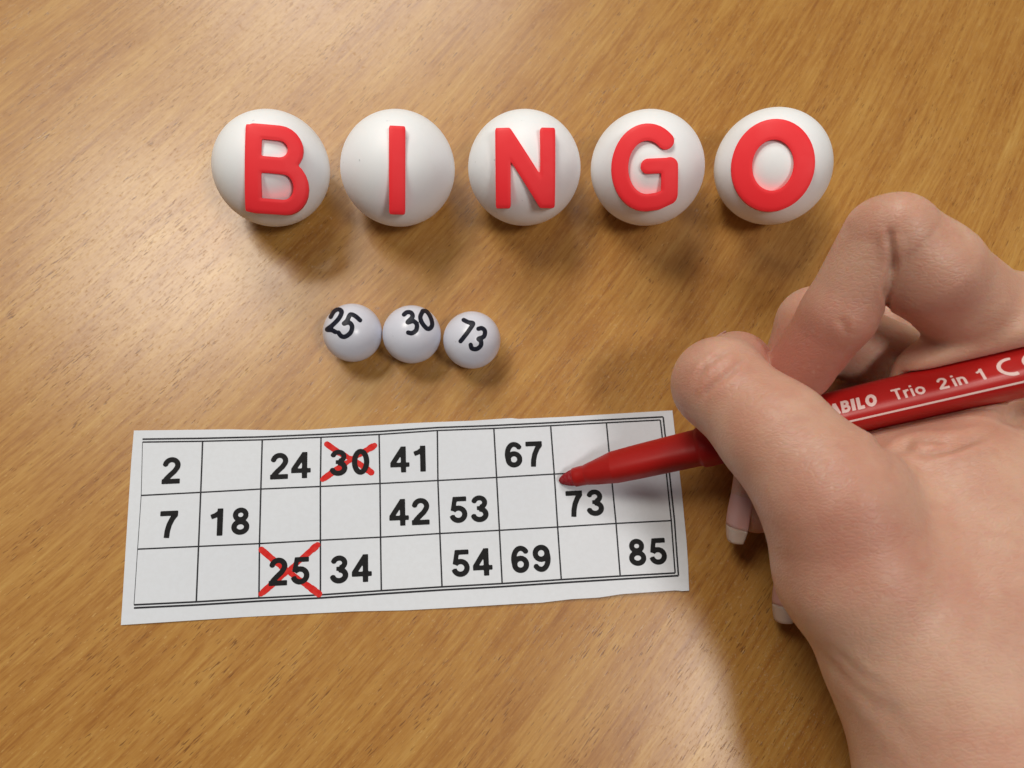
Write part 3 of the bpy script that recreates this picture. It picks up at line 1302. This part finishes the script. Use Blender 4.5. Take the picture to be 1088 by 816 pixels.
def subdivide(V, F_):
    """each quad into four, shared edge points"""
    E_ = np.concatenate([F_[:, [0, 1]], F_[:, [1, 2]], F_[:, [2, 3]], F_[:, [3, 0]]])
    E_ = np.sort(E_, 1)
    key = E_[:, 0] * (len(V) + 1) + E_[:, 1]
    uq, first, inv = np.unique(key, return_index=True, return_inverse=True)
    em = V[E_[first]].mean(1)
    n0, ne, nf = len(V), len(uq), len(F_)
    inv = inv.reshape(4, nf) + n0
    fm = V[F_].mean(1)
    fi = np.arange(nf) + n0 + ne
    Q = []
    for k_ in range(4):
        Q.append(np.stack([F_[:, k_], inv[k_], fi, inv[(k_ + 3) % 4]], 1))
    return np.concatenate([V, em, fm]), np.concatenate(Q)


def relax(V, F_, it=2, lam=.5):
    for _ in range(it):
        s = np.zeros_like(V)
        c_ = np.zeros(len(V))
        for k_ in range(4):
            a, b_ = F_[:, k_], F_[:, (k_ + 1) % 4]
            for x_ in range(3):
                s[:, x_] += np.bincount(a, V[b_, x_], len(V)) + np.bincount(b_, V[a, x_], len(V))
            c_ += np.bincount(a, minlength=len(V)) + np.bincount(b_, minlength=len(V))
        V = V * (1 - lam) + lam * s / np.maximum(c_, 1)[:, None]
    return V


lo = (at(700, 400, 30)[0], at(900, 1260, 34)[1] , -1.2)
hi_x = at(1240, 600, 34)[0] + 24
hi_y = at(945, 190, 60)[1] + 2
HV, HF = surface_nets(hand_sdf, lo, (hi_x, hi_y, 76), 1.0)
HV = relax(HV, HF, 2)
HV = settle(hand_sdf, HV, 2)
HV, HF = subdivide(HV, HF)
HV = relax(HV, HF, 1)
HV = settle(hand_sdf, HV, 1)


def project(V):
    q_ = V @ RC.T + TC
    return np.stack([544 + F_PX * q_[:, 0] / q_[:, 2], 408 + F_PX * q_[:, 1] / q_[:, 2]], 1), q_[:, 2]


# creases are cut where they lie on the skin: each is a polyline of 3-D points found on the surface
NRM = grad(hand_sdf, HV)
NRM /= np.linalg.norm(NRM, axis=1)[:, None] + 1e-9
UVP, DEP = project(HV)
facing = ((CAM - HV) * NRM).sum(1) > 0


def skin_point(px, py):
    """nearest skin vertex to the camera ray through a pixel"""
    d = np.hypot(UVP[:, 0] - px, UVP[:, 1] - py)
    ok = np.where((d < 6) & facing)[0]
    if len(ok) == 0:
        ok = np.argsort(d)[:3]
    return HV[ok[np.argmin(DEP[ok])]]


def cut(pts, depth, width):
    P = np.array([skin_point(*p) for p in pts])
    P = np.array(smooth_path(P, 5))
    lo_ = P.min(0) - 5 * width
    hi_ = P.max(0) + 5 * width
    sel = np.where(((HV > lo_) & (HV < hi_)).all(1))[0]
    Q = HV[sel]
    best = np.full(len(sel), 1e9)
    tt = np.zeros(len(sel))
    for i in range(len(P) - 1):
        a, b_ = P[i], P[i + 1]
        d = b_ - a
        t = np.clip(((Q - a) @ d) / (d @ d + 1e-9), 0, 1)
        dd_ = np.linalg.norm(Q - a - t[:, None] * d, axis=1)
        m_ = dd_ < best
        best[m_] = dd_[m_]
        tt[m_] = (i + t[m_]) / (len(P) - 1)
    w_ = np.exp(-(best / width) ** 2) - .35 * np.exp(-((best - 2.0 * width) / width) ** 2)
    fade = np.clip(np.minimum(tt, 1 - tt) * 5 + .15, 0, 1)
    HV[sel] -= NRM[sel] * (depth * w_ * fade)[:, None]


for c_ in (
    ([(741, 426), (748, 413), (755, 405), (772, 391.7), (797, 371.5)], .38, .75),
    ([(733, 401), (748, 384), (763, 373), (776, 366)], .30, .75),
    ([(728, 414), (738, 395), (747, 378)], .15, .7),
    ([(790, 372), (800, 366)], .15, .7),
    ([(943, 242), (943, 258), (944, 285), (945, 318), (945, 345)], .55, .75),
    ([(886, 340), (894, 350), (898, 362)], .25, .9),
    ([(930, 466), (960, 468), (1000, 466), (1040, 458)], .75, 1.4),
    ([(950, 472), (985, 476), (1020, 468), (1056, 452)],   .55, 1.2),
    ([(980, 478), (1010, 472), (1034, 462)], .4, .8),
    ([(872, 700), (895, 722), (925, 745), (958, 760)], .18, 2.2),
    ([(880, 690), (905, 716), (940, 738)], .2, 1.4),
    ([(885, 712), (915, 742), (950, 775), (975, 812)], .12, 2.4),
):
    cut(*c_)

hand_org = np.array((*at(1000, 700, 0)[:2], 0))
ORIG['person_hand'] = hand_org
me = bpy.data.meshes.new('person_hand')
me.from_pydata(((HV - hand_org) * MM).tolist(), [], HF.tolist())
me.polygons.foreach_set('use_smooth', [True] * len(me.polygons))
red = np.zeros(len(HV))
for c_, r_, s_ in ((at(850, 395, 34), 15, 1.0), (at(880, 350, 42), 10, .55), (G_['t_tip'], 10, .55), (at(740, 400, 44), 10, .35), (at(1020, 330, 60), 9, .55), (at(950, 320, 60), 12, .4),
                   (G_['m_tip'], 14, .6), (G_['r_tip'], 14, .6), (at(1000, 468, 44), 12, .45), (at(870, 590, 58), 18, .35), (at(945, 225, 66), 9, .3), (at(870, 500, 54), 12, .3), (at(1010, 590, 66), 22, .25)):
    red += s_ * np.exp(-(np.linalg.norm(HV - c_, axis=1) / r_) ** 2)
al = me.attributes.new('redness', 'FLOAT', 'POINT')
al.data.foreach_set('value', np.clip(red, 0, 1))
me.materials.append(M_SKIN)
handob = bpy.data.objects.new('person_hand', me)
COL.objects.link(handob)
handob.location = hand_org * MM
tag(handob, 'bare right hand resting on the table, gripping the red pen between thumb and index finger', 'hand')


def nail(tip, prev, normal, r, length, wid, over, base=.0):
    """curved plate on the finger end: prev -> tip is the finger's direction"""
    ax_ = unit(tip - prev)
    nn_ = unit(np.asarray(normal, float) - ax_ * np.dot(normal, ax_))
    sd = np.cross(ax_, nn_)

    def patch(v0, v1, nv, name, mat, parent, thick=.35):
        V = []
        nu = 15
        for j in range(nv + 1):
            v = v0 + (v1 - v0) * j / nv
            for i in range(nu + 1):
                u = -1 + 2 * i / nu
                half = wid * (1 - .25 * max(0, (.18 - v / (length + over))) / .18 - .30 * max(0, (v / (length + over) - .6) / .4) ** 2)
                a = u * half / r
                droop = .55 * max(0.0, v - length * .5) ** 2 / length
                tipcurve = .9 * (u * u) * max(0, (v - length * .85)) / max(over, .1) * .5
                rad_ = r + .12
                p = tip + ax_ * (v - tipcurve + r * .95 - length) + (rad_ * math.sin(a)) * sd + (rad_ * math.cos(a) - droop * .35) * nn_
                V.append(p)
        V = np.array(V)
        inner = V - thick * nn_
        k_ = len(V)
        fs = []
        for j in range(nv):
            for i in range(nu):
                a = j * (nu + 1) + i
                fs.append((a, a + 1, a + nu + 2, a + nu + 1))
                fs.append((a + k_, a + nu + 1 + k_, a + nu + 2 + k_, a + 1 + k_))
        ring = [i for i in range(nu + 1)] + [j * (nu + 1) + nu for j in range(1, nv + 1)] + [nv * (nu + 1) + i for i in range(nu - 1, -1, -1)] + [j * (nu + 1) for j in range(nv - 1, 0, -1)]
        for q_ in range(len(ring)):
            a, b_ = ring[q_], ring[(q_ + 1) % len(ring)]
            fs.append((b_, a, a + k_, b_ + k_))
        return child(name, np.concatenate([V, inner]), fs, mat, parent)

    p = patch(0, length, 12, 'fingernail', M_NAIL, handob)
    if over > 0:
        patch(length + .01, length + over, 6, 'nail_tip', M_NAILTIP, p)


nail(G_['t_tip'], G_['t_ip'], (-.75, .55, -.25), 9.0, 11, 6.0, .6)
nail(G_['i_tip'], G_['i_dip'], (-.4, -.2, -1), 7.6, 10, 5.2, 2.0)
nail(G_['m_tip'], G_['m_dip'], (-1, -.1, .30), 6.6, 11, 4.5, 3.8)
nail(G_['r_tip'], G_['r_dip'], (-1, -.1, .35), 6.3, 10.5, 4.5, 4.0)
nail(G_['p_tip'], G_['p_dip'], (-1, -.1, .2), 5.8, 8.5, 4.2, 3.0)


# ------------------------------------------------------------------ light
def lamp(name, direction, dist, size, power, col):
    l = bpy.data.lights.new(name, 'AREA')
    l.shape = 'RECTANGLE'
    l.size, l.size_y = size
    l.energy = power
    l.color = col
    o = bpy.data.objects.new(name, l)
    d = unit(direction)
    org = c0 * MM
    o.location = org + d * dist
    o.rotation_euler = Vector(d.tolist()).to_track_quat('Z', 'Y').to_euler()
    COL.objects.link(o)
    return o


lamp('ceiling_lamp', (-.16, .98, .93), 2.2, (.90, .60), 18, (1, .965, .90))
lamp('ceiling_lamp', (-.39, .42, .93), 2.0, (.60, .48), 17, (1, .94, .82))
lamp('ceiling_lamp', (.40, -.23, 1.0), 1.9, (.42, .30), 11.5, (1, .965, .91))

world = bpy.data.worlds.new('World')
scene.world = world
world.use_nodes = True
wn = world.node_tree
bg = wn.nodes['Background']
bg.inputs[0].default_value = (.95, .95, 1.0, 1)
bg.inputs[1].default_value = .05

scene.view_settings.view_transform = 'Standard'
scene.view_settings.look = 'None'
scene.view_settings.exposure = 0
scene.view_settings.gamma = 1
scene.render.engine = 'CYCLES'
scene.cycles.use_denoising = True
scene.cycles.max_bounces = 8
